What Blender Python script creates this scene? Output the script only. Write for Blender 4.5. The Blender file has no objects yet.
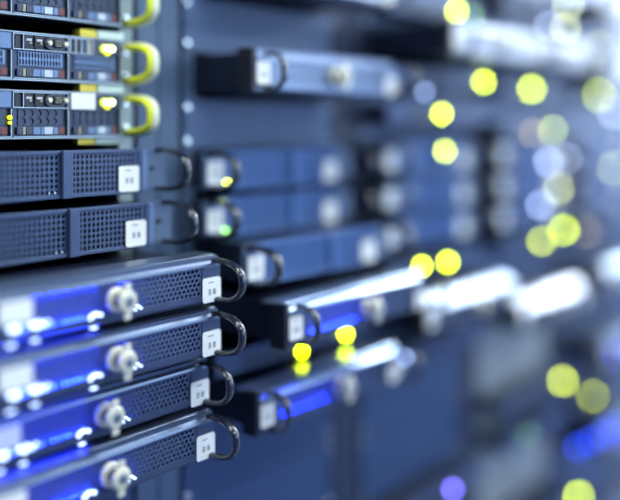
import bpy, bmesh, math, random
from mathutils import Vector

random.seed(7)
SC = bpy.context.scene
COL = SC.collection

# ------------------------------------------------------------------ camera, world, exposure
CAM_H = 1.50                       # lens height above the floor (m)
CAM_D = 1.068                      # lens to the plane of the pulled-out servers
FPX = 900.0                        # focal length in pixels of the 620 px wide frame
TH = math.atan2(720.0, FPX)        # angle between the view axis and the row of racks
SA, CA = math.sin(TH), math.cos(TH)
cam_data = bpy.data.cameras.new('camera')
cam = bpy.data.objects.new('camera', cam_data)
COL.objects.link(cam)
cam.location = (0.0, -CAM_D, CAM_H)
cam.rotation_euler = (math.pi / 2, 0, -math.pi / 2 + TH)
cam_data.sensor_width = 36.0
cam_data.lens = FPX / 620.0 * 36.0
cam_data.shift_y = -125.0 / 620.0   # level camera, horizon above the middle of the frame
cam_data.clip_start = 0.02
cam_data.dof.use_dof = True
cam_data.dof.focus_distance = 1.46
cam_data.dof.aperture_fstop = 0.50
SC.camera = cam

world = bpy.data.worlds.new('world')
SC.world = world
world.use_nodes = True
world.node_tree.nodes['Background'].inputs[0].default_value = (0.10, 0.20, 0.50, 1)
world.node_tree.nodes['Background'].inputs[1].default_value = 0.3

SC.view_settings.view_transform = 'Standard'
SC.view_settings.look = 'None'
SC.view_settings.gamma = 1.0
SC.view_settings.use_curve_mapping = False
SC.view_settings.exposure = 0.28
SC.cycles.use_denoising = True
SC.cycles.denoiser = 'OPENIMAGEDENOISE'
SC.cycles.max_bounces = 6
SC.cycles.sample_clamp_indirect = 6.0
SC.cycles.caustics_reflective = False
SC.cycles.caustics_refractive = False

LAMP = 10.0            # ceiling lamp diffusers
LAMP_COL = (0.87, 0.97, 1.0)
FILL = 9.0             # added glowing panels that brighten the rack faces
FILL_COL = (0.66, 0.82, 1.0)

# ------------------------------------------------------------------ materials
def mat(name, col, rough=0.5, metal=0.0, bump=0.0, bscale=60.0, vary=0.0, coat=0.0, spec=0.5, aniso=None):
    m = bpy.data.materials.new(name)
    m.use_nodes = True
    nt = m.node_tree
    b = nt.nodes['Principled BSDF']
    b.inputs['Base Color'].default_value = (*col, 1)
    b.inputs['Roughness'].default_value = rough
    b.inputs['Metallic'].default_value = metal
    b.inputs['Coat Weight'].default_value = coat
    b.inputs['Specular IOR Level'].default_value = spec
    tc = nt.nodes.new('ShaderNodeTexCoord')
    if vary > 0:
        n = nt.nodes.new('ShaderNodeTexNoise')
        n.inputs['Scale'].default_value = 14.0
        n.inputs['Detail'].default_value = 5.0
        mp = nt.nodes.new('ShaderNodeMapping')
        mp.inputs['Scale'].default_value = aniso or (1, 1, 1)
        nt.links.new(tc.outputs['Object'], mp.inputs[0])
        nt.links.new(mp.outputs[0], n.inputs['Vector'])
        cr = nt.nodes.new('ShaderNodeValToRGB')
        cr.color_ramp.elements[0].position = 0.3
        cr.color_ramp.elements[1].position = 0.7
        cr.color_ramp.elements[0].color = (*[c * (1 - vary) for c in col], 1)
        cr.color_ramp.elements[1].color = (*[min(1, c * (1 + vary)) for c in col], 1)
        nt.links.new(n.outputs['Fac'], cr.inputs[0])
        nt.links.new(cr.outputs[0], b.inputs['Base Color'])
    if bump > 0:
        n2 = nt.nodes.new('ShaderNodeTexNoise')
        n2.inputs['Scale'].default_value = bscale
        bp = nt.nodes.new('ShaderNodeBump')
        bp.inputs['Strength'].default_value = bump
        bp.inputs['Distance'].default_value = 0.002
        nt.links.new(tc.outputs['Object'], n2.inputs['Vector'])
        nt.links.new(n2.outputs['Fac'], bp.inputs['Height'])
        nt.links.new(bp.outputs[0], b.inputs['Normal'])
    return m

def emit(name, col, strength, sample=False):
    m = bpy.data.materials.new(name)
    m.use_nodes = True
    nt = m.node_tree
    b = nt.nodes['Principled BSDF']
    b.inputs['Base Color'].default_value = (*[c * 0.5 for c in col], 1)
    b.inputs['Emission Color'].default_value = (*col, 1)
    b.inputs['Emission Strength'].default_value = strength
    b.inputs['Roughness'].default_value = 0.3
    m.cycles.emission_sampling = 'AUTO' if sample else 'NONE'
    return m

M = {}
M['bezel'] = mat('bezel_metal', (0.060, 0.083, 0.155), 0.36, 0.5, 0.05, 300, 0.10, aniso=(1, 1, 40))
M['trim'] = mat('bezel_trim', (0.28, 0.36, 0.50), 0.20, 0.8, vary=0.04)
M['trim_dark'] = mat('bezel_trim_slate', (0.115, 0.150, 0.230), 0.30, 0.7, vary=0.04)  # darker copy of the trim, weaker lamp reflection put into the colour
M['mesh'] = mat('mesh_metal', (0.080, 0.115, 0.21), 0.42, 0.45, vary=0.08)
M['alu_mid'] = mat('mid_aluminium', (0.42, 0.50, 0.64), 0.33, 0.6, vary=0.04)  # lighter trim copy, lamp reflection put into the colour
M['alu_blue'] = mat('blue_aluminium', (0.22, 0.29, 0.44), 0.35, 0.5, vary=0.04)  # half-bright copy of the bezel metal, reflected light in the colour
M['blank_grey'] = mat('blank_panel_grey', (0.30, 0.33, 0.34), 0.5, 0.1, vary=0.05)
M['frame_dark'] = mat('frame_dark', (0.022, 0.034, 0.072), 0.5, 0.1, vary=0.06)
M['alu'] = mat('pale_aluminium', (0.70, 0.74, 0.84), 0.35, 0.6, vary=0.04)  # bright copy of the bezel metal, strong reflections put into the colour
M['blank_pale'] = mat('blank_panel_pale', (0.48, 0.54, 0.72), 0.45, 0.3, vary=0.06)  # lighter copy of the panel paint, bright light put into the colour
M['bezel_b'] = mat('bezel_slate', (0.055, 0.085, 0.165), 0.42, 0.4, vary=0.08)
M['bezel_b2'] = mat('bezel_azure', (0.072, 0.150, 0.360), 0.42, 0.4, vary=0.08)  # slate bezel copy, blue reflections on the farther servers put into the colour
M['chassis'] = mat('chassis_dark', (0.010, 0.014, 0.030), 0.28, 0.1, 0.03, 90, 0.2)
M['inner'] = mat('drive_fronts', (0.03, 0.04, 0.08), 0.4, 0.2, vary=0.3)
M['inner_pale'] = mat('drive_plate', (0.16, 0.18, 0.28), 0.45, 0.2, vary=0.2)
M['handle'] = mat('handle_black', (0.012, 0.015, 0.028), 0.22, 0.0, coat=0.4, vary=0.1)
M['label'] = mat('label_paper', (0.95, 0.95, 0.90), 0.6, 0.0, vary=0.02)
M['ink'] = mat('label_ink', (0.26, 0.28, 0.32), 0.7, 0.0, vary=0.1)
M['knob'] = mat('knob_nickel', (0.80, 0.76, 0.58), 0.34, 0.15, vary=0.1)
M['knob_dark'] = mat('knob_neck', (0.06, 0.065, 0.085), 0.4, 0.6, vary=0.1)
M['chrome'] = mat('chrome', (0.24, 0.29, 0.34), 0.30, 0.8, vary=0.08)
M['steel'] = mat('panel_steel', (0.14, 0.21, 0.36), 0.42, 0.4, 0.03, 200, 0.08)
M['gunmetal'] = mat('gunmetal', (0.045, 0.06, 0.10), 0.4, 0.5, vary=0.15)
M['black'] = mat('black_plastic', (0.008, 0.010, 0.020), 0.4, 0.0, vary=0.2)
M['rail'] = mat('zinc_rail', (0.26, 0.31, 0.30), 0.40, 0.4, vary=0.12)
M['post'] = mat('post_paint', (0.085, 0.135, 0.225), 0.5, 0.1, 0.04, 250, 0.06)
M['rack_black'] = mat('rack_black', (0.010, 0.013, 0.026), 0.45, 0.2, vary=0.2)
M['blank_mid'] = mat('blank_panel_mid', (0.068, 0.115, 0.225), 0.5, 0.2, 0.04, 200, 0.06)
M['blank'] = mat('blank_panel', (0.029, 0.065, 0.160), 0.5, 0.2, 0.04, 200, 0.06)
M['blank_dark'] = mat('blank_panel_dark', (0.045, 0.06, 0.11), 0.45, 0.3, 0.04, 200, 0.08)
M['yellow'] = mat('yellow_plastic', (0.90, 0.95, 0.015), 0.4, 0.0, vary=0.03)
M['cream'] = mat('cream_plastic', (0.85, 0.86, 0.60), 0.45, 0.0, vary=0.05)
M['gold'] = mat('gold_latch', (0.62, 0.50, 0.05), 0.4, 0.3, vary=0.1)
M['mint'] = mat('mint_bracket', (0.55, 0.68, 0.60), 0.4, 0.1, vary=0.08)
M['red'] = mat('latch_red', (0.17, 0.05, 0.045), 0.45, 0.0, vary=0.1)
M['paleblue'] = mat('chip_blue', (0.13, 0.22, 0.38), 0.4, 0.1, vary=0.1)
M['white'] = mat('chip_white', (0.55, 0.62, 0.68), 0.4, 0.0, vary=0.05)
M['tan'] = mat('chip_tan', (0.36, 0.34, 0.24), 0.5, 0.0, vary=0.1)
M['screw'] = mat('screw_nickel', (0.75, 0.85, 0.90), 0.25, 0.7, vary=0.05)
M['switch'] = mat('switch_face', (0.045, 0.078, 0.17), 0.4, 0.4, vary=0.12)
M['floor'] = mat('floor_tile', (0.09, 0.12, 0.22), 0.35, 0.0, vary=0.1)
M['wall'] = mat('wall_paint', (0.06, 0.15, 0.36), 0.7, 0.0, 0.05, 120, 0.04)
M['ceil'] = mat('ceiling_tile', (0.55, 0.60, 0.70), 0.8, 0.0, 0.1, 80, 0.03)
M['led_yellow'] = emit('led_yellow', (0.64, 0.82, 0.0), 40)
M['led_yellow_soft'] = emit('led_yellow_soft', (0.64, 0.78, 0.03), 31)
M['led_pale'] = emit('led_pale', (0.78, 0.86, 0.36), 21)
M['led_amber'] = emit('led_amber', (0.80, 0.62, 0.36), 10)
M['led_green'] = emit('led_green', (0.18, 0.50, 0.08), 8)
M['led_lav'] = emit('led_lavender', (0.55, 0.66, 1.0), 17)
M['led_violet'] = emit('led_violet', (0.20, 0.16, 1.0), 20)
M['led_deep'] = emit('led_deep_blue', (0.01, 0.06, 1.0), 9)
M['led_cold'] = emit('led_cold', (0.40, 0.55, 1.0), 7)  # glowing discs standing in for glints on screws and handles
M['led_near'] = emit('led_near_yellow', (0.72, 0.85, 0.01), 1.6)
M['led_core'] = emit('led_near_core', (1.0, 1.0, 0.45), 6)
M['led_blue'] = emit('led_blue', (0.006, 0.022, 1.0), 62, True)
M['led_strip'] = emit('led_strip_blue', (0.010, 0.035, 1.0), 26, True)
M['led_white'] = emit('led_white', (0.50, 0.68, 1.0), 3.6, True)
M['lamp_far'] = emit('lamp_diffuser_bright', LAMP_COL, LAMP * 3.1, True)
M['lamp'] = emit('lamp_diffuser', LAMP_COL, LAMP, True)
M['glass'] = emit('window_daylight', FILL_COL, FILL, True)
M['glass_side'] = emit('window_shaded', FILL_COL, FILL * 0.35, True)

# ------------------------------------------------------------------ mesh helpers
def link(name, bm, m, parent=None, loc=(0, 0, 0), smooth=False):
    me = bpy.data.meshes.new(name)
    bmesh.ops.recalc_face_normals(bm, faces=bm.faces[:])
    bm.to_mesh(me)
    bm.free()
    if smooth:
        for p in me.polygons:
            p.use_smooth = True
        try:
            me.set_sharp_from_angle(angle=math.radians(42))
        except Exception:
            pass
    me.materials.append(m)
    o = bpy.data.objects.new(name, me)
    COL.objects.link(o)
    o.location = loc
    if parent:
        o.parent = parent
    return o

def add_box(bm, x0, x1, y0, y1, z0, z1, bev=0.0, seg=2):
    vs = [bm.verts.new((x, y, z)) for x in (x0, x1) for y in (y0, y1) for z in (z0, z1)]
    idx = [(0, 1, 3, 2), (4, 6, 7, 5), (0, 4, 5, 1), (2, 3, 7, 6), (0, 2, 6, 4), (1, 5, 7, 3)]
    fs = [bm.faces.new([vs[i] for i in f]) for f in idx]
    if bev > 0:
        es = list({e for f in fs for e in f.edges})
        bmesh.ops.bevel(bm, geom=es, offset=bev, segments=seg, affect='EDGES', profile=0.5)

def box(x0, x1, y0, y1, z0, z1, bev=0.0, seg=2):
    bm = bmesh.new()
    add_box(bm, x0, x1, y0, y1, z0, z1, bev, seg)
    return bm

def add_prism_x(bm, prof, x0, x1):
    """prof: closed list of (y, z), extruded along x."""
    a = [bm.verts.new((x0, y, z)) for y, z in prof]
    b = [bm.verts.new((x1, y, z)) for y, z in prof]
    n = len(prof)
    for i in range(n):
        bm.faces.new((a[i], a[(i + 1) % n], b[(i + 1) % n], b[i]))
    bm.faces.new(a)
    bm.faces.new(b[::-1])

def add_cyl(bm, cx, cz, y0, y1, r, seg=24, rz=None, bev=0.0):
    """disc with its axis along y."""
    rz = rz or r
    rings = [(y0, 1 - (bev / r if bev else 0)), (y0 + (bev or 0), 1), (y1, 1)] if bev else [(y0, 1), (y1, 1)]
    vv = []
    for y, k in rings:
        vv.append([bm.verts.new((cx + r * k * math.cos(2 * math.pi * i / seg), y, cz + rz * k * math.sin(2 * math.pi * i / seg))) for i in range(seg)])
    for q in range(len(vv) - 1):
        for i in range(seg):
            j = (i + 1) % seg
            bm.faces.new((vv[q][i], vv[q][j], vv[q + 1][j], vv[q + 1][i]))
    bm.faces.new(vv[0])
    bm.faces.new(vv[-1][::-1])

def add_tube(bm, pts, ra, rb, up=Vector((1, 0, 0)), seg=12):
    """tube along pts; ra along 'up', rb in the plane of the path."""
    rings = []
    n = len(pts)
    for i, p in enumerate(pts):
        p = Vector(p)
        t = (Vector(pts[min(i + 1, n - 1)]) - Vector(pts[max(i - 1, 0)])).normalized()
        s = t.cross(up).normalized()
        rings.append([bm.verts.new(p + up * ra * math.cos(2 * math.pi * k / seg) + s * rb * math.sin(2 * math.pi * k / seg)) for k in range(seg)])
    for i in range(n - 1):
        for k in range(seg):
            j = (k + 1) % seg
            bm.faces.new((rings[i][k], rings[i][j], rings[i + 1][j], rings[i + 1][k]))
    bm.faces.new(rings[0])
    bm.faces.new(rings[-1][::-1])

def loop_path(x, z0, z1, depth, y0=0.0, power=2.6, n=22):
    """the D of a pull handle, in the plane x = const, reaching 'depth' towards the aisle."""
    zc, hz = (z0 + z1) / 2, (z1 - z0) / 2
    pts = [(x, y0 + 0.004, z1)]
    for i in range(n + 1):
        a = math.pi / 2 - math.pi * i / n
        c, s = math.cos(a), math.sin(a)
        pts.append((x, y0 - depth * (abs(c) ** (2 / power)), zc + hz * math.copysign(abs(s) ** (2 / power), s)))
    pts.append((x, y0 + 0.004, z0))
    return pts

def perforated(x0, x1, z0, z1, px, pz, hw, hh, stagger, depth=0.0018, y=0.0, n=8):
    """sheet with real holes: every cell is a rectangle around an n-sided hole."""
    bm = bmesh.new()
    rows = max(1, int(round((z1 - z0) / pz)))
    pz = (z1 - z0) / rows
    for r in range(rows):
        zc = z0 + (r + 0.5) * pz
        off = px / 2 if (stagger and r % 2) else 0.0
        cols = int((x1 - x0 - off) / px)
        left = x0 + off
        if off:
            f = [(x0, zc - pz / 2), (left, zc - pz / 2), (left, zc + pz / 2), (x0, zc + pz / 2)]
            bm.faces.new([bm.verts.new((a, y, b)) for a, b in f])
        end = left + cols * px
        if x1 - end > 1e-5:
            f = [(end, zc - pz / 2), (x1, zc - pz / 2), (x1, zc + pz / 2), (end, zc + pz / 2)]
            bm.faces.new([bm.verts.new((a, y, b)) for a, b in f])
        for c in range(cols):
            xc = left + (c + 0.5) * px
            ou, inn, bk = [], [], []
            for k in range(n):
                a = 2 * math.pi * (k + 0.5) / n
                ca, sa = math.cos(a), math.sin(a)
                m = max(abs(ca), abs(sa))
                ou.append(bm.verts.new((xc + px / 2 * ca / m, y, zc + pz / 2 * sa / m)))
                inn.append(bm.verts.new((xc + hw / 2 * ca, y, zc + hh / 2 * sa)))
                bk.append(bm.verts.new((xc + hw / 2 * ca, y + depth, zc + hh / 2 * sa)))
            # rectangle corners
            cor = [bm.verts.new((xc + sx * px / 2, y, zc + sz * pz / 2)) for sx, sz in ((1, 1), (-1, 1), (-1, -1), (1, -1))]
            for k in range(n):
                j = (k + 1) % n
                a0, a1 = (k + 0.5) / n, (k + 1.5) / n
                quad = None
                for q, ang in enumerate((0.125, 0.375, 0.625, 0.875)):
                    if a0 < ang < a1:
                        quad = cor[q]
                if quad is not None:
                    bm.faces.new((inn[k], ou[k], quad, ou[j], inn[j]))
                else:
                    bm.faces.new((inn[k], ou[k], ou[j], inn[j]))
                bm.faces.new((inn[k], inn[j], bk[j], bk[k]))
    return bm

def thing(name, label, cat, loc=(0, 0, 0), group=None):
    o = bpy.data.objects.new(name, None)
    o.empty_display_size = 0.05
    COL.objects.link(o)
    o.location = loc
    o['label'] = label
    o['category'] = cat
    if group:
        o['group'] = group
    return o

PRISTINE = {}
def keep(root):
    PRISTINE[root.name] = [(c, list(c.children)) for c in root.children]
    return root

def dup(root, loc, label, group=None):
    r = root.copy()
    COL.objects.link(r)
    r.location = loc
    r['label'] = label
    if group:
        r['group'] = group
    kids = PRISTINE.get(root.name) or [(c, list(c.children)) for c in root.children]
    for ch, sub in kids:
        c = ch.copy()
        COL.objects.link(c)
        c.parent = r
        for g in sub:
            d = g.copy()
            COL.objects.link(d)
            d.parent = c
    return r

def struct(name, bm, m):
    o = link(name, bm, m)
    o['kind'] = 'structure'
    return o

def on_plane(px, py, r):
    """point of the plane r metres behind the pulled-out servers that lies on a line of sight."""
    u = (px - 310.0) / FPX
    D = CAM_D + r
    s = D * (CA + SA * u) / (SA - CA * u)
    depth = CA * s + SA * D
    return s, CAM_H - (py - 125.0) / FPX * depth

# ------------------------------------------------------------------ the room
RX0, RX1, RY0, RY1, RH = -2.6, 11.0, -3.3, 1.75, 3.0
struct('floor', box(RX0, RX1, RY0, RY1, -0.1, 0.0), M['floor'])
struct('ceiling', box(RX0, RX1, RY0, RY1, RH, RH + 0.1), M['ceil'])
struct('wall_back', box(RX0, RX1, RY1, RY1 + 0.1, 0, RH), M['wall'])
struct('wall_front', box(RX0, RX1, RY0 - 0.1, RY0, 0, RH), M['wall'])
struct('wall_left', box(RX0 - 0.1, RX0, RY0, RY1, 0, RH), M['wall'])
struct('wall_right', box(RX1, RX1 + 0.1, RY0, RY1, 0, RH), M['wall'])
struct('window_1', box(RX1 - 0.02, RX1 - 0.005, -3.1, -0.75, 0.9, 2.7), M['glass'])  # added glowing panel, mirrored by the far rack faces
struct('window_2', box(2.4, 5.4, RY0 + 0.005, RY0 + 0.02, 1.0, 2.6), M['glass_side'])  # added dimmer panel, unseen, fills light onto the nearer faces

lamp_xs = [(-0.9, -0.65), (0.9, -0.65), (2.9, -0.65), (4.5, -0.65), (5.85, -0.70), (7.2, -0.80), (8.55, -0.90),
           (0.3, -2.3), (2.1, -2.3), (3.9, -2.3), (5.7, -2.3)]  # outer row added to throw more light on labels and rack faces
for i, (lx, ly) in enumerate(lamp_xs):
    t = thing('ceiling_light', 'long cold white ceiling light panel', 'light', (lx, ly, RH), 'ceiling light panels')
    link('housing', box(-0.64, 0.64, -0.34, 0.34, -0.05, 0.0, 0.004), M['steel'], t)
    link('diffuser', box(-0.60, 0.60, -0.30, 0.30, -0.058, -0.0505), M['lamp' if lx < 4 or ly < -1 else 'lamp_far'], t)

# ------------------------------------------------------------------ rack frames
PITCH = 0.600
EAR0 = 0.614                       # left end of the ears in the first rack
RAIL_Y = 0.226
RACK_TOP = 2.22
PLACE = ['first rack from the left', 'second rack from the left', 'third rack from the left',
         'fourth rack from the left', 'fifth rack from the left', 'rack at the far right end']
def rack_x(k):
    return EAR0 + PITCH * k

frames = []
def make_rack(k, label, rails, posts):
    t = thing('server_rack', label, 'server rack', (rack_x(k), 0, 0), 'server racks in the row')
    cx = 0.241
    for sgn in (-1, 1):
        a, b = sorted((cx + sgn * 0.2065, cx + sgn * 0.2375))
        bm = perforated(a, b, 0.10, RACK_TOP - 0.04, 0.031, 0.01482, 0.0085, 0.0085, False, 0.003, RAIL_Y, 8)
        ie = a if sgn > 0 else b
        add_box(bm, min(ie, ie + sgn * 0.002), max(ie, ie + sgn * 0.002), RAIL_Y + 0.0005, RAIL_Y + 0.045, 0.10, RACK_TOP - 0.04)
        link('mounting_rail', bm, M[rails[sgn > 0]], t)
        a, b = sorted((cx + sgn * 0.2465, cx + sgn * 0.2985))
        link('front_post', box(a, b, RAIL_Y - 0.002, RAIL_Y + 0.06, 0.0, RACK_TOP, 0.002), M[posts[sgn > 0]], t)
        a, b = sorted((cx + sgn * 0.2965, cx + sgn * 0.2985))
        link('side_panel', box(a, b, RAIL_Y + 0.061, 1.13, 0.0, RACK_TOP), M['rack_black'], t)
    link('base', box(cx - 0.2375, cx + 0.2375, RAIL_Y + 0.01, 1.13, 0.0, 0.095), M['rack_black'], t)
    link('top_cover', box(cx - 0.2375, cx + 0.2375, RAIL_Y - 0.002, 1.13, RACK_TOP - 0.035, RACK_TOP), M['rack_black'], t)
    link('rear_door', box(cx - 0.2955, cx + 0.2955, 1.131, 1.16, 0.01, RACK_TOP), M['rack_black'], t)
    return t
for k in range(6):
    lab = ['black server rack framing the sharp servers at the left edge',
           'server rack just right of the sharp front servers, with grey blanking panels at its foot',
           'blurred server rack in the middle of the row, third from the left',
           'blurred server rack fourth from the left, behind the whitest light bar',
           'far blurred server rack at the right edge, fifth from the left',
           'farthest server rack of the row, beyond the right edge lights'][k]
    rails = [('post', 'rail'), ('post', 'frame_dark')][k] if k < 2 else ('frame_dark', 'frame_dark')
    posts = [('post', 'post'), ('post', 'frame_dark')][k] if k < 2 else ('frame_dark', 'frame_dark')
    frames.append(make_rack(k, lab, rails, posts))

occupied = {k: [] for k in range(6)}
def occupy(k, z0, z1):
    occupied[k].append((z0, z1))

def support(k, z, y1=0.9):
    """pair of L-shaped runners of the rack under a server."""
    for sgn in (-1, 1):
        bm = bmesh.new()
        a, b = sorted((0.241 + sgn * 0.172, 0.241 + sgn * 0.2062))
        add_box(bm, a, b, RAIL_Y + 0.004, y1, z - 0.0035, z - 0.0012)
        link('runner', bm, M['gunmetal'], frames[k])

def rail_screw(k, side, z, m='screw'):
    bm = bmesh.new()
    x = 0.241 + side * 0.222
    add_cyl(bm, x, z, RAIL_Y - 0.007, RAIL_Y + 0.001, 0.0085, 16, bev=0.002)
    link('screw', bm, M[m], frames[k], smooth=True)

# ------------------------------------------------------------------ shared part builders
def make_label(parent, x0, x1, z0, z1, y, rows):
    bm = bmesh.new()
    rr, ring = 0.005, []
    for qx, qz, a0 in ((x1 - rr, z1 - rr, 0), (x0 + rr, z1 - rr, 90), (x0 + rr, z0 + rr, 180), (x1 - rr, z0 + rr, 270)):
        for q in range(6):
            a = math.radians(a0 + 18 * q)
            ring.append((qx + rr * math.cos(a), qz + rr * math.sin(a)))
    fr = [bm.verts.new((a, y - 0.0016, b)) for a, b in ring]
    bk = [bm.verts.new((a, y, b)) for a, b in ring]
    bm.faces.new(fr)
    bm.faces.new(bk[::-1])
    for q in range(len(ring)):
        w2 = (q + 1) % len(ring)
        bm.faces.new((fr[q], fr[w2], bk[w2], bk[q]))
    lb = link('asset_label', bm, M['label'], parent)
    if rows is None:
        return lb
    bm = bmesh.new()
    cx, cz = (x0 + x1) / 2, (z0 + z1) / 2
    w, h = 0.0036, 0.0072
    # two small printed figures, drawn as strokes
    def seg(ax, az, bx, bz):
        t = 0.0009
        add_box(bm, min(ax, bx) - t, max(ax, bx) + t, y - 0.0021, y - 0.00165, min(az, bz) - t, max(az, bz) + t)
    for dx, strokes in ((-0.0055, 'abgcd'), (0.0055, 'abcdefg')):
        px, pz = cx + dx, cz - 0.003
        L, R, T, Mz, B = px - w / 2, px + w / 2, pz + h / 2, pz, pz - h / 2
        S = {'a': (L, T, R, T), 'g': (L, Mz, R, Mz), 'd': (L, B, R, B), 'f': (L, Mz, L, T), 'e': (L, B, L, Mz), 'b': (R, Mz, R, T), 'c': (R, B, R, Mz)}
        for s in strokes:
            seg(*S[s])
    add_box(bm, cx - 0.009, cx + 0.004, y - 0.0021, y - 0.00165, z1 - 0.0085, z1 - 0.0070)
    link('print', bm, M['ink'], lb)
    return lb

def make_handle(parent, x, z0, z1, depth, ra, rb, m='handle', y0=0.0):
    bm = bmesh.new()
    add_tube(bm, loop_path(x, z0, z1, depth, y0), ra, rb)
    return link('handle', bm, M[m], parent, smooth=True)

def led(parent, x, z, y, r, m, square=False):
    bm = bmesh.new()
    if square:
        add_box(bm, x - r, x + r, y - 0.004, y + 0.001, z - r * 0.6, z + r * 0.6, 0.001)
    else:
        add_cyl(bm, x, z, y - 0.005, y + 0.001, r, 16, bev=0.0015)
    return link('status_light', bm, M[m], parent, smooth=not square)

# ------------------------------------------------------------------ server with honeycomb bezel
H_C = 0.086
def make_honeycomb(blue, left_x=0.046, body=None, trim='trim', lip=False):
    t = thing('honeycomb_server', '', 'server', (0, 0, 0), 'honeycomb fronted servers')
    link('chassis', box(0.037, 0.445, 0.034, 0.80, 0.0085, 0.083, 0.002), M['chassis'], t)
    mt = 0.0580 if lip else 0.0685                     # top of the mesh
    bm = bmesh.new()
    add_prism_x(bm, [(0.0, 0.0235), (0.0, 0.0150), (0.0015, 0.0115), (0.006, 0.0090), (0.012, 0.0080), (0.033, 0.0080), (0.033, 0.0105), (0.005, 0.0105), (0.005, 0.0235)], 0.004, 0.478)
    add_box(bm, 0.004, 0.058, 0.0, 0.033, 0.0095, mt - 0.0002)
    add_box(bm, 0.436, 0.478, 0.0, 0.033, 0.0095, mt - 0.0002)
    link('bezel', bm, M[body or 'bezel'], t)
    bm = bmesh.new()
    if lip:  # deeper lip, shaped to widen the reflected light bar
        prof = [(0.060, 0.0872), (0.036, 0.0872), (0.030, 0.0862), (0.0035, 0.0650), (0.0008, 0.0620), (-0.0004, 0.0595), (-0.0004, 0.0580), (0.005, 0.0580), (0.034, 0.0848), (0.060, 0.0848)]
    else:
        prof = [(0.060, 0.0872), (0.017, 0.0872), (0.013, 0.0864), (0.0035, 0.0775), (0.0008, 0.0747), (-0.0004, 0.071), (-0.0004, 0.0685), (0.005, 0.0685), (0.005, 0.0848), (0.060, 0.0848)]
    add_prism_x(bm, prof, 0.004, 0.478)
    link('top_trim', bm, M[trim], t)
    link('front_mesh', perforated(0.058, 0.436, 0.0235, mt, 0.0094, 0.0070, 0.0066, 0.0058, True, 0.0015, 0.0015, 8), M[body or 'mesh'], t)
    link('drive_plate', box(0.060, 0.434, 0.026, 0.033, 0.011, 0.068), M['inner_pale' if blue else (body or 'inner')], t)
    if left_x < 0.03:
        make_label(t, 0.059, 0.111, 0.0385, 0.0685, -0.0006, None)
    else:
        make_label(t, 0.014, 0.050, 0.021, 0.063 if not lip else 0.057, -0.0006, 0)
        link('end_cap', box(0.0005, 0.0135, -0.0014, 0.034, 0.0082, 0.0876, 0.001), M['rack_black'], t)
    make_label(t, 0.4355, 0.4775, 0.010, 0.051, -0.0006, 0)
    # thumbscrew: rim disc, dark neck, front disc with an upright wing plate
    kx, kz = 0.2570, 0.0440
    bm = bmesh.new()
    add_cyl(bm, kx, kz, -0.006, 0.0005, 0.0190, 28, bev=0.002)
    kb = link('thumbscrew', bm, M['knob'], t, smooth=True)
    bm = bmesh.new()
    add_cyl(bm, kx, kz, -0.0220, -0.0065, 0.0100, 24)
    link('neck', bm, M['knob_dark'], kb, smooth=True)
    bm = bmesh.new()
    add_cyl(bm, kx, kz, -0.0300, -0.0225, 0.0170, 28, bev=0.003)
    link('cap', bm, M['knob'], kb, smooth=True)
    bm = bmesh.new()
    add_cyl(bm, kx, kz, -0.0320, -0.0303, 0.0075, 20, bev=0.0008)
    link('key_slot', bm, M['chrome'], kb, smooth=True)
    link('wing_plate', box(kx - 0.0065, kx + 0.0065, -0.0275, -0.0240, kz - 0.0270, kz + 0.0270, 0.0015), M['knob'], kb)
    make_handle(t, 0.469, 0.013, 0.078, 0.060, 0.0080, 0.0045)
    make_handle(t, left_x, 0.012, 0.078, 0.060 if left_x < 0.03 else 0.040, 0.0080, 0.0045)
    return t

def add_blue(t, white=True):
    specks = ((0.0790, 0.0305, 0.0040), (0.0860, 0.0285, 0.0036), (0.0900, 0.0330, 0.0024), (0.1110, 0.0315, 0.0040), (0.1180, 0.0285, 0.0040), (0.1220, 0.0335, 0.0026), (0.1300, 0.0290, 0.0028), (0.1370, 0.0320, 0.0020),
              (0.2090, 0.0240, 0.0024), (0.2140, 0.0275, 0.0022), (0.2190, 0.0290, 0.0022), (0.2270, 0.0265, 0.0026),
              (0.2830, 0.0225, 0.0014), (0.2880, 0.0285, 0.0014), (0.2930, 0.0230, 0.0015), (0.2990, 0.0280, 0.0014), (0.3040, 0.0240, 0.0014))
    for x, z, r in specks if white else ():
        led(t, x, z, 0.0015, r, 'led_white')
    for x in (0.112, 0.136, 0.160, 0.184, 0.208, 0.232, 0.290):
        for z in (0.0205, 0.0640):
            link('blue_light', box(x - 0.009, x + 0.009, 0.0215, 0.0255, z - 0.0015, z + 0.0015), M['led_blue'], t)
    for x, w in ((0.084, 0.006), (0.122, 0.005), (0.222, 0.005)) if white else ():
        link('under_light', box(x - w, x + w, 0.006, 0.012, 0.0055, 0.0078, 0.0008), M['led_white'], t)  # added under the bezel to cast light blobs on the server below
    link('under_light', box(0.060, 0.240, 0.014, 0.018, 0.0066, 0.0078), M['led_strip'], t)  # added strip that throws the blue streak into the gap

PLAIN_C = keep(make_honeycomb(False, 0.046, None, 'alu', True))
LIP_C = keep(make_honeycomb(False, 0.046, None, 'alu_mid', True))
LIT_C = keep(make_honeycomb(False, 0.046, 'alu', 'alu'))
HALF_LIT_C = keep(make_honeycomb(False, 0.046, 'alu_blue', 'alu_blue'))
BLUE_C = make_honeycomb(True, 0.011, None, 'trim_dark')
add_blue(BLUE_C)
keep(BLUE_C)
GLOW_C = make_honeycomb(True)
add_blue(GLOW_C, False)
keep(GLOW_C)
used = set()
def put(proto, k, r, zbase, label, h, runner=True):
    loc = (rack_x(k), r, zbase)
    if proto.name not in used:
        used.add(proto.name)
        proto.location = loc
        proto['label'] = label
        o = proto
    else:
        o = dup(proto, loc, label)
    occupy(k, zbase, zbase + h)
    if runner:
        support(k, zbase + 0.002)
    return o

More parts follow.
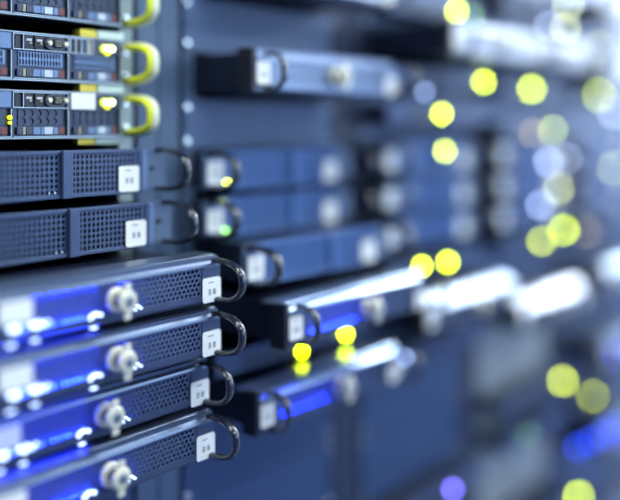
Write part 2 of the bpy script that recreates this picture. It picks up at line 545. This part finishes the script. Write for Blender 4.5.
def put_c(k, r, zface, label, blue=False, pale=False):
    return put((BLUE_C if k == 0 else GLOW_C) if blue else {True: LIT_C, False: PLAIN_C, 'soft': HALF_LIT_C, 'lip': LIP_C}[pale], k, r, CAM_H + zface - 0.0735, label, H_C)

# ------------------------------------------------------------------ slate server with two perforated bays
H_B = 0.077
def make_slate(mk='bezel_b'):
    t = thing('rack_server', '', 'server', (0, 0, 0), 'slate rack servers with two grilles')
    link('chassis', box(0.037, 0.445, 0.012, 0.72, 0.002, 0.075, 0.002), M['chassis'], t)
    bm = bmesh.new()
    add_box(bm, 0.037, 0.425, -0.002, 0.011, 0.0705, 0.0770, 0.0015)
    add_box(bm, 0.037, 0.425, -0.002, 0.011, 0.0000, 0.0065, 0.0015)
    add_box(bm, 0.037, 0.044, -0.002, 0.011, 0.0066, 0.0704)
    add_box(bm, 0.418, 0.425, -0.002, 0.011, 0.0066, 0.0704)
    link('bezel', bm, M[mk], t)
    link('left_grille', perforated(0.044, 0.257, 0.0066, 0.0704, 0.0088, 0.0091, 0.0062, 0.0072, False, 0.003, 0.0, 8), M[mk], t)
    link('right_grille', perforated(0.279, 0.418, 0.0066, 0.0704, 0.0088, 0.0091, 0.0062, 0.0072, False, 0.003, 0.0, 8), M[mk], t)
    link('divider', box(0.2575, 0.2785, -0.008, 0.010, -0.0005, 0.0775, 0.002), M[mk], t)
    for a, b in ((0.000, 0.036), (0.426, 0.482)):
        e = link('ear', box(a, b, 0.002, 0.006, 0.001, 0.076, 0.001), M['post'], t)
        bm = bmesh.new()
        xx = (a + b) / 2 - 0.002
        add_cyl(bm, xx, 0.042, -0.001, 0.0018, 0.005, 16)
        link('screw', bm, M['gunmetal'], e, smooth=True)
        link('ear_fold', box(b - 0.012 if a < 0.1 else a, b if a < 0.1 else a + 0.012, -0.002, 0.0019, 0.003, 0.074, 0.0008), M['steel'], e)
    link('label_holder', box(0.001, 0.048, -0.0083, 0.0018, 0.010, 0.062, 0.0008), M['steel'], t)
    make_label(t, 0.003, 0.046, 0.014, 0.058, -0.0085, 1)
    make_label(t, 0.374, 0.418, 0.004, 0.048, -0.0022, 1)
    make_handle(t, 0.466, 0.005, 0.074, 0.073, 0.0085, 0.0046)
    make_handle(t, 0.020, 0.006, 0.073, 0.070, 0.0105, 0.0060)
    for x in (0.236, 0.247):
        bm = bmesh.new()
        add_cyl(bm, x, 0.0105, -0.003, -0.0021, 0.0017, 12)
        link('indicator', bm, M['white'], t)
    return t
PROTO_B = keep(make_slate())
PROTO_REFL = keep(make_slate('bezel_b2'))
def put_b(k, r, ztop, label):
    return put(PROTO_B if k == 0 else PROTO_REFL, k, r, CAM_H + ztop - H_B, label, H_B)

# ------------------------------------------------------------------ storage server with yellow handles
H_A = 0.080
def make_storage(kind):
    t = thing('storage_server', '', 'server', (0, 0, 0), 'storage servers with yellow handles')
    F = -0.018                                    # front plane; the ears lie on the rail at y = 0
    link('chassis', box(0.037, 0.445, 0.004, 0.72, 0.002, 0.078, 0.002), M['gunmetal'], t)
    bm = bmesh.new()
    add_box(bm, 0.037, 0.434, F - 0.003, 0.0035, 0.0000, 0.0030, 0.0008)
    add_box(bm, 0.037, 0.434, F - 0.001, 0.0035, 0.0772, 0.0800, 0.0008)
    link('front_frame', bm, M['chrome'], t)
    link('front_plate', box(0.037, 0.434, F + 0.008, 0.0035, 0.0031, 0.0771), M['gunmetal'], t)
    # control strip
    bm = bmesh.new()
    zs0, zs1 = 0.0505, 0.0770
    add_box(bm, 0.037, 0.212, F, F + 0.007, zs0, zs1, 0.001)
    link('blank_cover', bm, M['steel'], t)
    bm = bmesh.new()
    for z in (zs0, zs1 - 0.0016):
        add_box(bm, 0.214, 0.321, F - 0.001, F + 0.004, z, z + 0.0016)
    for x in (0.2140, 0.2325, 0.3195):
        add_box(bm, x, x + 0.0016, F - 0.001, F + 0.004, zs0 + 0.0017, zs1 - 0.0017)
    sp = link('port_panel', bm, M['chrome'], t)
    link('port_plate', box(0.214, 0.321, F + 0.0045, F + 0.007, zs0, zs1), M['gunmetal'], sp)
    link('slot', box(0.2185, 0.2275, F, F + 0.0028, zs0 + 0.004, zs1 - 0.004), M['black'], sp)
    for x in (0.243, 0.263):
        bm = bmesh.new()
        add_box(bm, x - 0.008, x + 0.008, F - 0.0005, F + 0.0028, 0.0575, 0.0745)
        u = link('socket', bm, M['black'], sp)
        link('tongue', box(x - 0.005, x + 0.005, F - 0.002, F - 0.0007, 0.0655, 0.0690), M['white'], t)
        link('contact', box(x + 0.001, x + 0.0055, F - 0.002, F - 0.0007, 0.0610, 0.0645), M['tan'], t)
        link('foot_tab', box(x - 0.006, x + 0.006, F - 0.001, F + 0.0028, 0.0525, 0.0555), M['black'], sp)
    # D-shaped display connector with two hexagonal nuts
    bm = bmesh.new()
    add_cyl(bm, 0.295, 0.064, F - 0.0015, F + 0.0028, 0.0215, 24, rz=0.0118)
    v = link('display_port', bm, M['knob_dark'], t, smooth=True)
    bm = bmesh.new()
    add_box(bm, 0.2885, 0.3065, F - 0.005, F - 0.0017, 0.0570, 0.0715, 0.002)
    link('shell', bm, M['black'], v)
    bm = bmesh.new()
    for z in (0.0605, 0.0643, 0.0680):
        add_box(bm, 0.2915, 0.3035, F - 0.0062, F - 0.0052, z - 0.0006, z + 0.0006)
    link('pins', bm, M['tan'], v)
    for x in (0.2815, 0.3130):
        bm = bmesh.new()
        add_cyl(bm, x, 0.0645, F - 0.006, F - 0.0017, 0.0042, 6)
        link('nut', bm, M['cream'], v)
    bm = bmesh.new()
    for z in (zs0, zs1 - 0.0016):
        add_box(bm, 0.323, 0.373, F - 0.001, F + 0.004, z, z + 0.0016)
    for x in (0.3230, 0.3345, 0.3465, 0.3590, 0.3715):
        add_box(bm, x, x + 0.0020, F - 0.001, F + 0.004, zs0 + 0.0017, zs1 - 0.0017)
    gp = link('slot_panel', bm, M['chrome'], t)
    link('slot_plate', box(0.323, 0.434, F + 0.0045, F + 0.007, zs0, zs1), M['gunmetal'], gp)
    for x, m in ((0.3252, 'black'), (0.3370, 'black'), (0.3490, 'gunmetal'), (0.3615, 'tan')):
        link('slot', box(x, x + 0.0090, F + 0.001, F + 0.0028, zs0 + 0.002, zs1 - 0.002), M[m], gp)
    link('lamp_bay', box(0.376, 0.434, F + 0.0005, F + 0.0028, zs0 + 0.001, zs1 - 0.001), M['gunmetal'], gp)
    if kind == 'label':
        link('asset_label', box(0.3245, 0.3750, F - 0.0035, F - 0.0015, zs0 - 0.001, zs1 + 0.0005, 0.0007), M['label'], t)
    led(t, 0.395, 0.0625, F, 0.0070, 'led_near')
    led(t, 0.4085, 0.0635, F, 0.0065, 'led_near')
    led(t, 0.402, 0.0560, F, 0.0055, 'led_near')
    for x in (0.396, 0.4085):
        led(t, x, 0.0625, F - 0.005, 0.0046, 'led_core')
    # drive carriers
    for bx0, bx1 in ((0.039, 0.102), (0.104, 0.211), (0.213, 0.320), (0.322, 0.431)):
        bm = bmesh.new()
        e = 0.0022
        add_box(bm, bx0, bx1, F + 0.0035, F + 0.0078, 0.0035, 0.0490)
        add_box(bm, bx0, bx0 + e, F - 0.0015, F + 0.0034, 0.0035, 0.0490)
        add_box(bm, bx1 - e, bx1, F - 0.0015, F + 0.0034, 0.0035, 0.0490)
        add_box(bm, bx0 + e, bx1 - e, F - 0.0015, F + 0.0034, 0.0035, 0.0050)
        d = link('drive_carrier', bm, M['gunmetal'], t)
        bm = bmesh.new()
        add_box(bm, bx1 - e + 0.0001, bx1 - 0.0001, F - 0.003, F - 0.0016, 0.0035, 0.0490)
        add_box(bm, bx0 + 0.001, bx1 - e, F - 0.003, F - 0.0016, 0.0035, 0.0048)
        link('bright_edge', bm, M['chrome'], d)
        g0, g1 = bx0 + 0.012, bx1 - 0.010
        if kind == 'fine':
            link('vent_grille', perforated(g0, g1, 0.0250, 0.0480, 0.0058, 0.0110, 0.0040, 0.0105, False, 0.0018, F + 0.0012, 8), M['steel'], d)
        else:
            link('vent_grille', perforated(g0, g1, 0.0225, 0.0485, 0.0150, 0.0130, 0.0138, 0.0125, False, 0.0018, F + 0.0012, 8), M['gunmetal'], d)
        w = bx1 - bx0
        x = bx0 + 0.008
        cols = ['gunmetal', 'tan', 'knob_dark', 'paleblue', 'paleblue', 'white', 'paleblue', 'red']
        ws = [0.10, 0.06, 0.12, 0.14, 0.06, 0.16, 0.10, 0.12]
        for c, ww in zip(cols, ws):
            link('latch_segment', box(x, x + ww * w - 0.001, F - 0.002, F + 0.003, 0.0075, 0.0195, 0.0006), M[c], d)
            x += ww * w
    if kind == 'label':
        led(t, 0.2065, 0.0350, F - 0.002, 0.0034, 'led_near')
        led(t, 0.2065, 0.0265, F - 0.002, 0.0024, 'led_near')
    # ears and handles
    for a, b, hx in ((0.005, 0.036, 0.018), (0.446, 0.4755, 0.464)):
        e = link('ear', box(a, b, -0.001, 0.0015, 0.002, 0.078, 0.0005), M['rail'], t)
        for z in (0.020, 0.060):
            bm = bmesh.new()
            add_cyl(bm, hx - 0.006, z, -0.0045, -0.0011, 0.0052, 16, bev=0.001)
            link('screw', bm, M['screw'], e, smooth=True)
        bm = bmesh.new()
        pts = loop_path(hx, 0.0105, 0.0695, 0.064, -0.002, 3.0)
        add_tube(bm, pts, 0.0095, 0.0062)
        hd = link('handle', bm, M['yellow'], t, smooth=True)
        bm = bmesh.new()
        pts = loop_path(hx + 0.004, 0.0050, 0.0750, 0.0705, -0.002, 3.0)
        add_tube(bm, pts, 0.0070, 0.0036)
        link('handle_rim', bm, M['cream'], hd, smooth=True)
    if kind == 'label':
        link('slide_latch', box(0.345, 0.380, -0.012, 0.003, -0.0105, -0.0008), M['gold'], t)
        link('slide_bracket', box(0.383, 0.432, -0.012, 0.003, -0.0105, -0.0008), M['mint'], t)
    # gold and mint blocks in the gap above the chassis
    bm = bmesh.new()
    add_box(bm, 0.345, 0.380, -0.018, 0.003, 0.0805, 0.0935)
    link('slide_latch', bm, M['gold'], t)
    link('slide_bracket', box(0.383, 0.440, -0.018, 0.003, 0.0805, 0.0935), M['mint'], t)
    return t

def put_a(kind, zbot, label):
    t = make_storage(kind)
    t['label'] = label
    t.location = (rack_x(0), RAIL_Y - 0.004, CAM_H + zbot)
    occupy(0, CAM_H + zbot, CAM_H + zbot + H_A)
    support(0, CAM_H + zbot + 0.002)
    return t

# ------------------------------------------------------------------ dark switch that carries the far lights
H_S = 0.044
def make_switch():
    t = thing('network_switch', '', 'network switch', (0, 0, 0), 'dark network switches')
    link('chassis', box(0.037, 0.445, 0.008, 0.50, 0.0015, 0.0425, 0.0015), M['chassis'], t)
    link('front_plate', box(0.0, 0.482, 0.0, 0.0075, 0.0, 0.0435, 0.0012), M['switch'], t)
    bm = bmesh.new()
    for i in range(12):
        x = 0.075 + i * 0.0185
        add_box(bm, x, x + 0.014, -0.001, -0.0001, 0.007, 0.017)
        add_box(bm, x, x + 0.014, -0.001, -0.0001, 0.020, 0.030)
    link('port_block', bm, M['black'], t)
    return t
PROTO_S = keep(make_switch())
def put_s(k, r, zc, label):
    return put(PROTO_S, k, r, CAM_H + zc - 0.022, label, H_S)

def far_led(t, px, py, m, r=0.0065, dy=-0.001, squash=False):
    """a light on the front of thing t, on the line of sight through (px, py)."""
    y = t.location.y
    s, z = on_plane(px, py, y)
    x, zz = s - t.location.x, z - t.location.z
    return led(t, x, zz, dy, r, m)

# ------------------------------------------------------------------ first rack: the sharp servers
a1 = put_a('coarse', 0.176, 'storage server with yellow handle cut off by the top edge of the photo')
a2 = put_a('fine', 0.0715, 'storage server with yellow handle and fine slotted grille, second from the top')
a3 = put_a('label', -0.023, 'storage server with yellow handle and blank white sticker beside its lights')
b1 = put_b(0, 0.140, -0.041, 'slate server with two grilles directly below the yellow-handled servers')
b2 = put_b(0, 0.122, -0.133, 'slate server with two grilles directly above the bright honeycomb servers')
c1 = put_c(0, 0.000, -0.232, 'honeycomb server glowing blue, topmost of the four with round knobs', True)
c2 = put_c(0, 0.000, -0.321, 'honeycomb server glowing blue, second from top of the four with round knobs', True)
c3 = put_c(0, 0.028, -0.409, 'honeycomb server glowing blue, third from top of the four with round knobs', True)
c4 = put_c(0, 0.014, -0.497, 'honeycomb server glowing blue, lowest of the four with round knobs', True)

# ------------------------------------------------------------------ second rack
c = put_c(1, 0.045, 0.332, 'blurred pale server cut by the top edge above the middle', pale=True)
c = put_c(1, 0.040, 0.128, 'blurred pale server pulled out of second rack, high beside the yellow handles', pale='soft')
b = put_b(1, 0.165, -0.051, 'blurred slate server, topmost of three in second rack')
far_led(b, 227, 184, 'led_yellow_soft', 0.0045); far_led(b, 220, 185, 'led_yellow_soft', 0.004)
b = put_b(1, 0.165, -0.143, 'blurred slate server, middle of three in second rack')
far_led(b, 224, 231, 'led_green', 0.006)
b = put_b(1, 0.060, -0.223, 'blurred slate server, lowest of three in second rack')
c = put_c(1, -0.038, -0.333, 'blurred server with bright top edge, pulled out below the slate servers', True)
s = put_s(1, 0.130, -0.458, 'dark network switch carrying two round yellow lights above the lowest bright edge')
far_led(s, 301, 351, 'led_yellow'); far_led(s, 345, 334, 'led_yellow')
c = put_c(1, 0.030, -0.503, 'blurred server with bright top edge and blue glow, lowest pulled out of second rack', True)

# ------------------------------------------------------------------ third rack
s = put_s(2, 0.140, 0.304, 'network switch with one yellow light at the top of third rack')
far_led(s, 456, 11, 'led_yellow'); far_led(s, 472, 16, 'led_green')
c = put_c(2, -0.030, 0.232, 'blurred white-faced server pulled out at the top middle', pale=True)
s = put_s(2, 0.130, 0.120, 'network switch with a soft yellow light under the white-faced server')
far_led(s, 483, 82, 'led_yellow'); far_led(s, 424, 92, 'led_cold')
s = put_s(2, 0.140, 0.028, 'network switch with the bright yellow light left of centre in third rack')
far_led(s, 441, 114, 'led_yellow', 0.007)
b = put_b(2, 0.160, -0.046, 'blurred slate server with a yellow light, topmost of three in third rack')
far_led(b, 444, 151, 'led_yellow_soft', 0.007); far_led(b, 385, 155, 'led_cold')
b = put_b(2, 0.160, -0.138, 'blurred slate server, middle of three in third rack')
far_led(b, 386, 196, 'led_cold', 0.005)
b = put_b(2, 0.160, -0.230, 'blurred slate server, lowest of three in third rack')
far_led(b, 384, 237, 'led_cold')
s = put_s(2, 0.140, -0.360, 'network switch with two bright yellow lights above a glowing bar')
far_led(s, 421, 266, 'led_yellow', 0.007); far_led(s, 447, 262, 'led_yellow', 0.0075)
c = put_c(2, 0.040, -0.428, 'blurred server whose top edge shines as the first white bar', pale='lip')
s = put_s(2, 0.130, -0.569, 'network switch with a pale blue light under the first white bar')
far_led(s, 404, 357, 'led_cold')
s = put_s(2, 0.140, -0.972, 'network switch with a lavender light near the bottom edge')
far_led(s, 452, 489, 'led_violet')

# ------------------------------------------------------------------ fourth rack
s = put_s(3, 0.140, 0.395, 'network switch with a pale light, topmost in fourth rack')
far_led(s, 567, 6, 'led_pale')
s = put_s(3, 0.140, 0.322, 'network switch with a pale yellow light, second from top in fourth rack')
far_led(s, 565, 28, 'led_pale', 0.007); far_led(s, 548, 26, 'led_lav')
c = put_c(3, 0.060, 0.250, 'blurred pale server pulled out high in fourth rack', pale=True)
s = put_s(3, 0.140, 0.112, 'network switch with a vivid yellow light in upper fourth rack')
far_led(s, 531, 89, 'led_yellow', 0.008); 
s = put_s(3, 0.140, -0.016, 'network switch with overlapping amber and olive lights in fourth rack')
far_led(s, 532, 133, 'led_amber'); far_led(s, 552, 130, 'led_yellow_soft', 0.0045)
b = put_b(3, 0.160, -0.050, 'blurred slate server with lavender lights, topmost of three in fourth rack')
far_led(b, 548, 162, 'led_lav', 0.009); far_led(b, 566, 159, 'led_lav', 0.008)
b = put_b(3, 0.160, -0.142, 'blurred slate server with pale green lights, middle of three in fourth rack')
far_led(b, 558, 189, 'led_pale', 0.008)
b = put_b(3, 0.160, -0.234, 'blurred slate server, lowest of three in fourth rack')
far_led(b, 540, 205, 'led_lav', 0.008)
s = put_s(3, 0.140, -0.352, 'network switch with a vivid yellow and a green light above the whitest bar')
far_led(s, 563, 230, 'led_yellow', 0.008); far_led(s, 541, 241, 'led_yellow_soft', 0.007)
c = put_c(3, 0.085, -0.530, 'blurred server whose top edge shines as the whitest bar')
s = put_s(3, 0.140, -0.846, 'network switch with a round yellow light low in fourth rack')
far_led(s, 562, 381, 'led_yellow_soft', 0.009)
s = put_s(3, 0.140, -0.955, 'network switch with a dim green light low in fourth rack')
far_led(s, 528, 435, 'led_green', 0.005)
s = put_s(3, 0.100, -1.222, 'network switch with a yellow light cut by the bottom edge')
far_led(s, 578, 496, 'led_yellow', 0.008)

# ------------------------------------------------------------------ fifth and sixth rack
c = put_c(4, 0.060, 0.430, 'blurred pale server, topmost of those at the right edge', pale=True)
s = put_s(4, 0.140, 0.280, 'network switch with a peach light at the right edge')
far_led(s, 598, 47, 'led_pale', 0.008)
s = put_s(4, 0.140, 0.107, 'network switch with a lime light at the right edge')
far_led(s, 598, 95, 'led_yellow_soft', 0.008); far_led(s, 614, 112, 'led_lav', 0.009)
c = put_c(4, 0.060, 0.222, 'blurred pale server between the peach and lime lights at the right edge', pale=True)
b = put_b(4, 0.160, -0.052, 'blurred slate server, topmost of three at the right edge')
b = put_b(4, 0.160, -0.144, 'blurred slate server, middle of three at the right edge')
far_led(b, 579, 184, 'led_lav', 0.008)
far_led(b, 613, 168, 'led_pale', 0.006)
b = put_b(4, 0.160, -0.236, 'blurred slate server, lowest of three at the right edge')
far_led(b, 606, 204, 'led_pale', 0.006)
s = put_s(4, 0.140, -0.375, 'network switch with a beige light behind the whitest bar')
far_led(s, 586, 232, 'led_amber', 0.006)
c = put_c(4, 0.050, -0.500, 'blurred server with a lavender top edge at the right edge', pale='lip')
s = put_s(4, 0.140, -0.958, 'network switch with a thin yellow light low in the fifth rack')
far_led(s, 592, 396, 'led_yellow_soft', 0.006)
c = put_c(4, 0.060, -0.760, 'blurred server glowing blue at the right edge, upper of two', True)
c = put_c(4, 0.060, -1.050, 'blurred server glowing blue at the right edge, lower of two', True)
for px, py in ((577, 447), (590, 441), (603, 434), (616, 428)):
    far_led(c, px, py, 'led_deep', 0.011)

# ------------------------------------------------------------------ blanking panels fill what is left of every rack
proto_panel = {}
def blank(k, z0, z1, label, m):
    h = round(z1 - z0, 3)
    t = thing('blanking_panel', label, 'blanking panel', (rack_x(k), RAIL_Y - 0.0035, z0), 'blanking panels')
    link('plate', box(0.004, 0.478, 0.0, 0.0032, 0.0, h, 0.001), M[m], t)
    for x in (0.012, 0.470):
        link('slot', box(x - 0.006, x + 0.006, -0.0012, -0.0001, h * 0.5 - 0.0035, h * 0.5 + 0.0035, 0.0005), M['black'], t) if h > 0.08 else None
        for z in ({0.016, h - 0.016} if h > 0.05 else {h / 2}):
            bm = bmesh.new()
            add_cyl(bm, x, z, -0.004, -0.0001, 0.0065, 14, bev=0.001)
            link('screw', bm, M['screw'], t, smooth=True)
    return t
ORD = ['', 'second', 'third', 'fourth', 'fifth', 'sixth', 'seventh', 'eighth', 'ninth', 'tenth', 'eleventh', 'twelfth', 'thirteenth', 'fourteenth']
ROWNAME = ['first', 'second', 'third', 'fourth', 'fifth', 'sixth']
for k in range(6):
    occ = sorted(occupied[k])
    z = 0.10
    gaps = []
    for a, b_ in occ + [(RACK_TOP - 0.04, 9)]:
        if a - z > 0.036:
            gaps.append((z + 0.003, a - 0.003))
        z = max(z, b_)
    n = 0
    for a, b_ in gaps:
        cnt = max(1, round((b_ - a) / 0.178))
        h = (b_ - a) / cnt
        for i in range(cnt):
            z0 = a + i * h
            zz = z0 + h / 2 - CAM_H
            depth = CA * (rack_x(k) + 0.24) + SA * (CAM_D + RAIL_Y)
            py = 125.0 - zz / depth * FPX
            if not -130 < py < 630:            # far above or below what the photo shows
                continue
            where = f'{"lowest" if n == 0 else ORD[n] + " lowest"} in the {ROWNAME[k]} rack from the left'
            n += 1
            blank(k, z0 + 0.001, z0 + h - 0.001, f'{"pale" if k > 2 and zz > 0.2 else "plain"} grey blue blanking panel, {where}', 'blank_pale' if k > 2 and zz > 0.2 else ('blank_grey' if k == 3 and -1.12 < zz < -0.7 else ('blank_dark' if k == 2 and zz < -0.98 else ('blank_mid' if zz > -0.02 else 'blank'))))  # panel copies by rack and height; far upper ones carry light in their colour
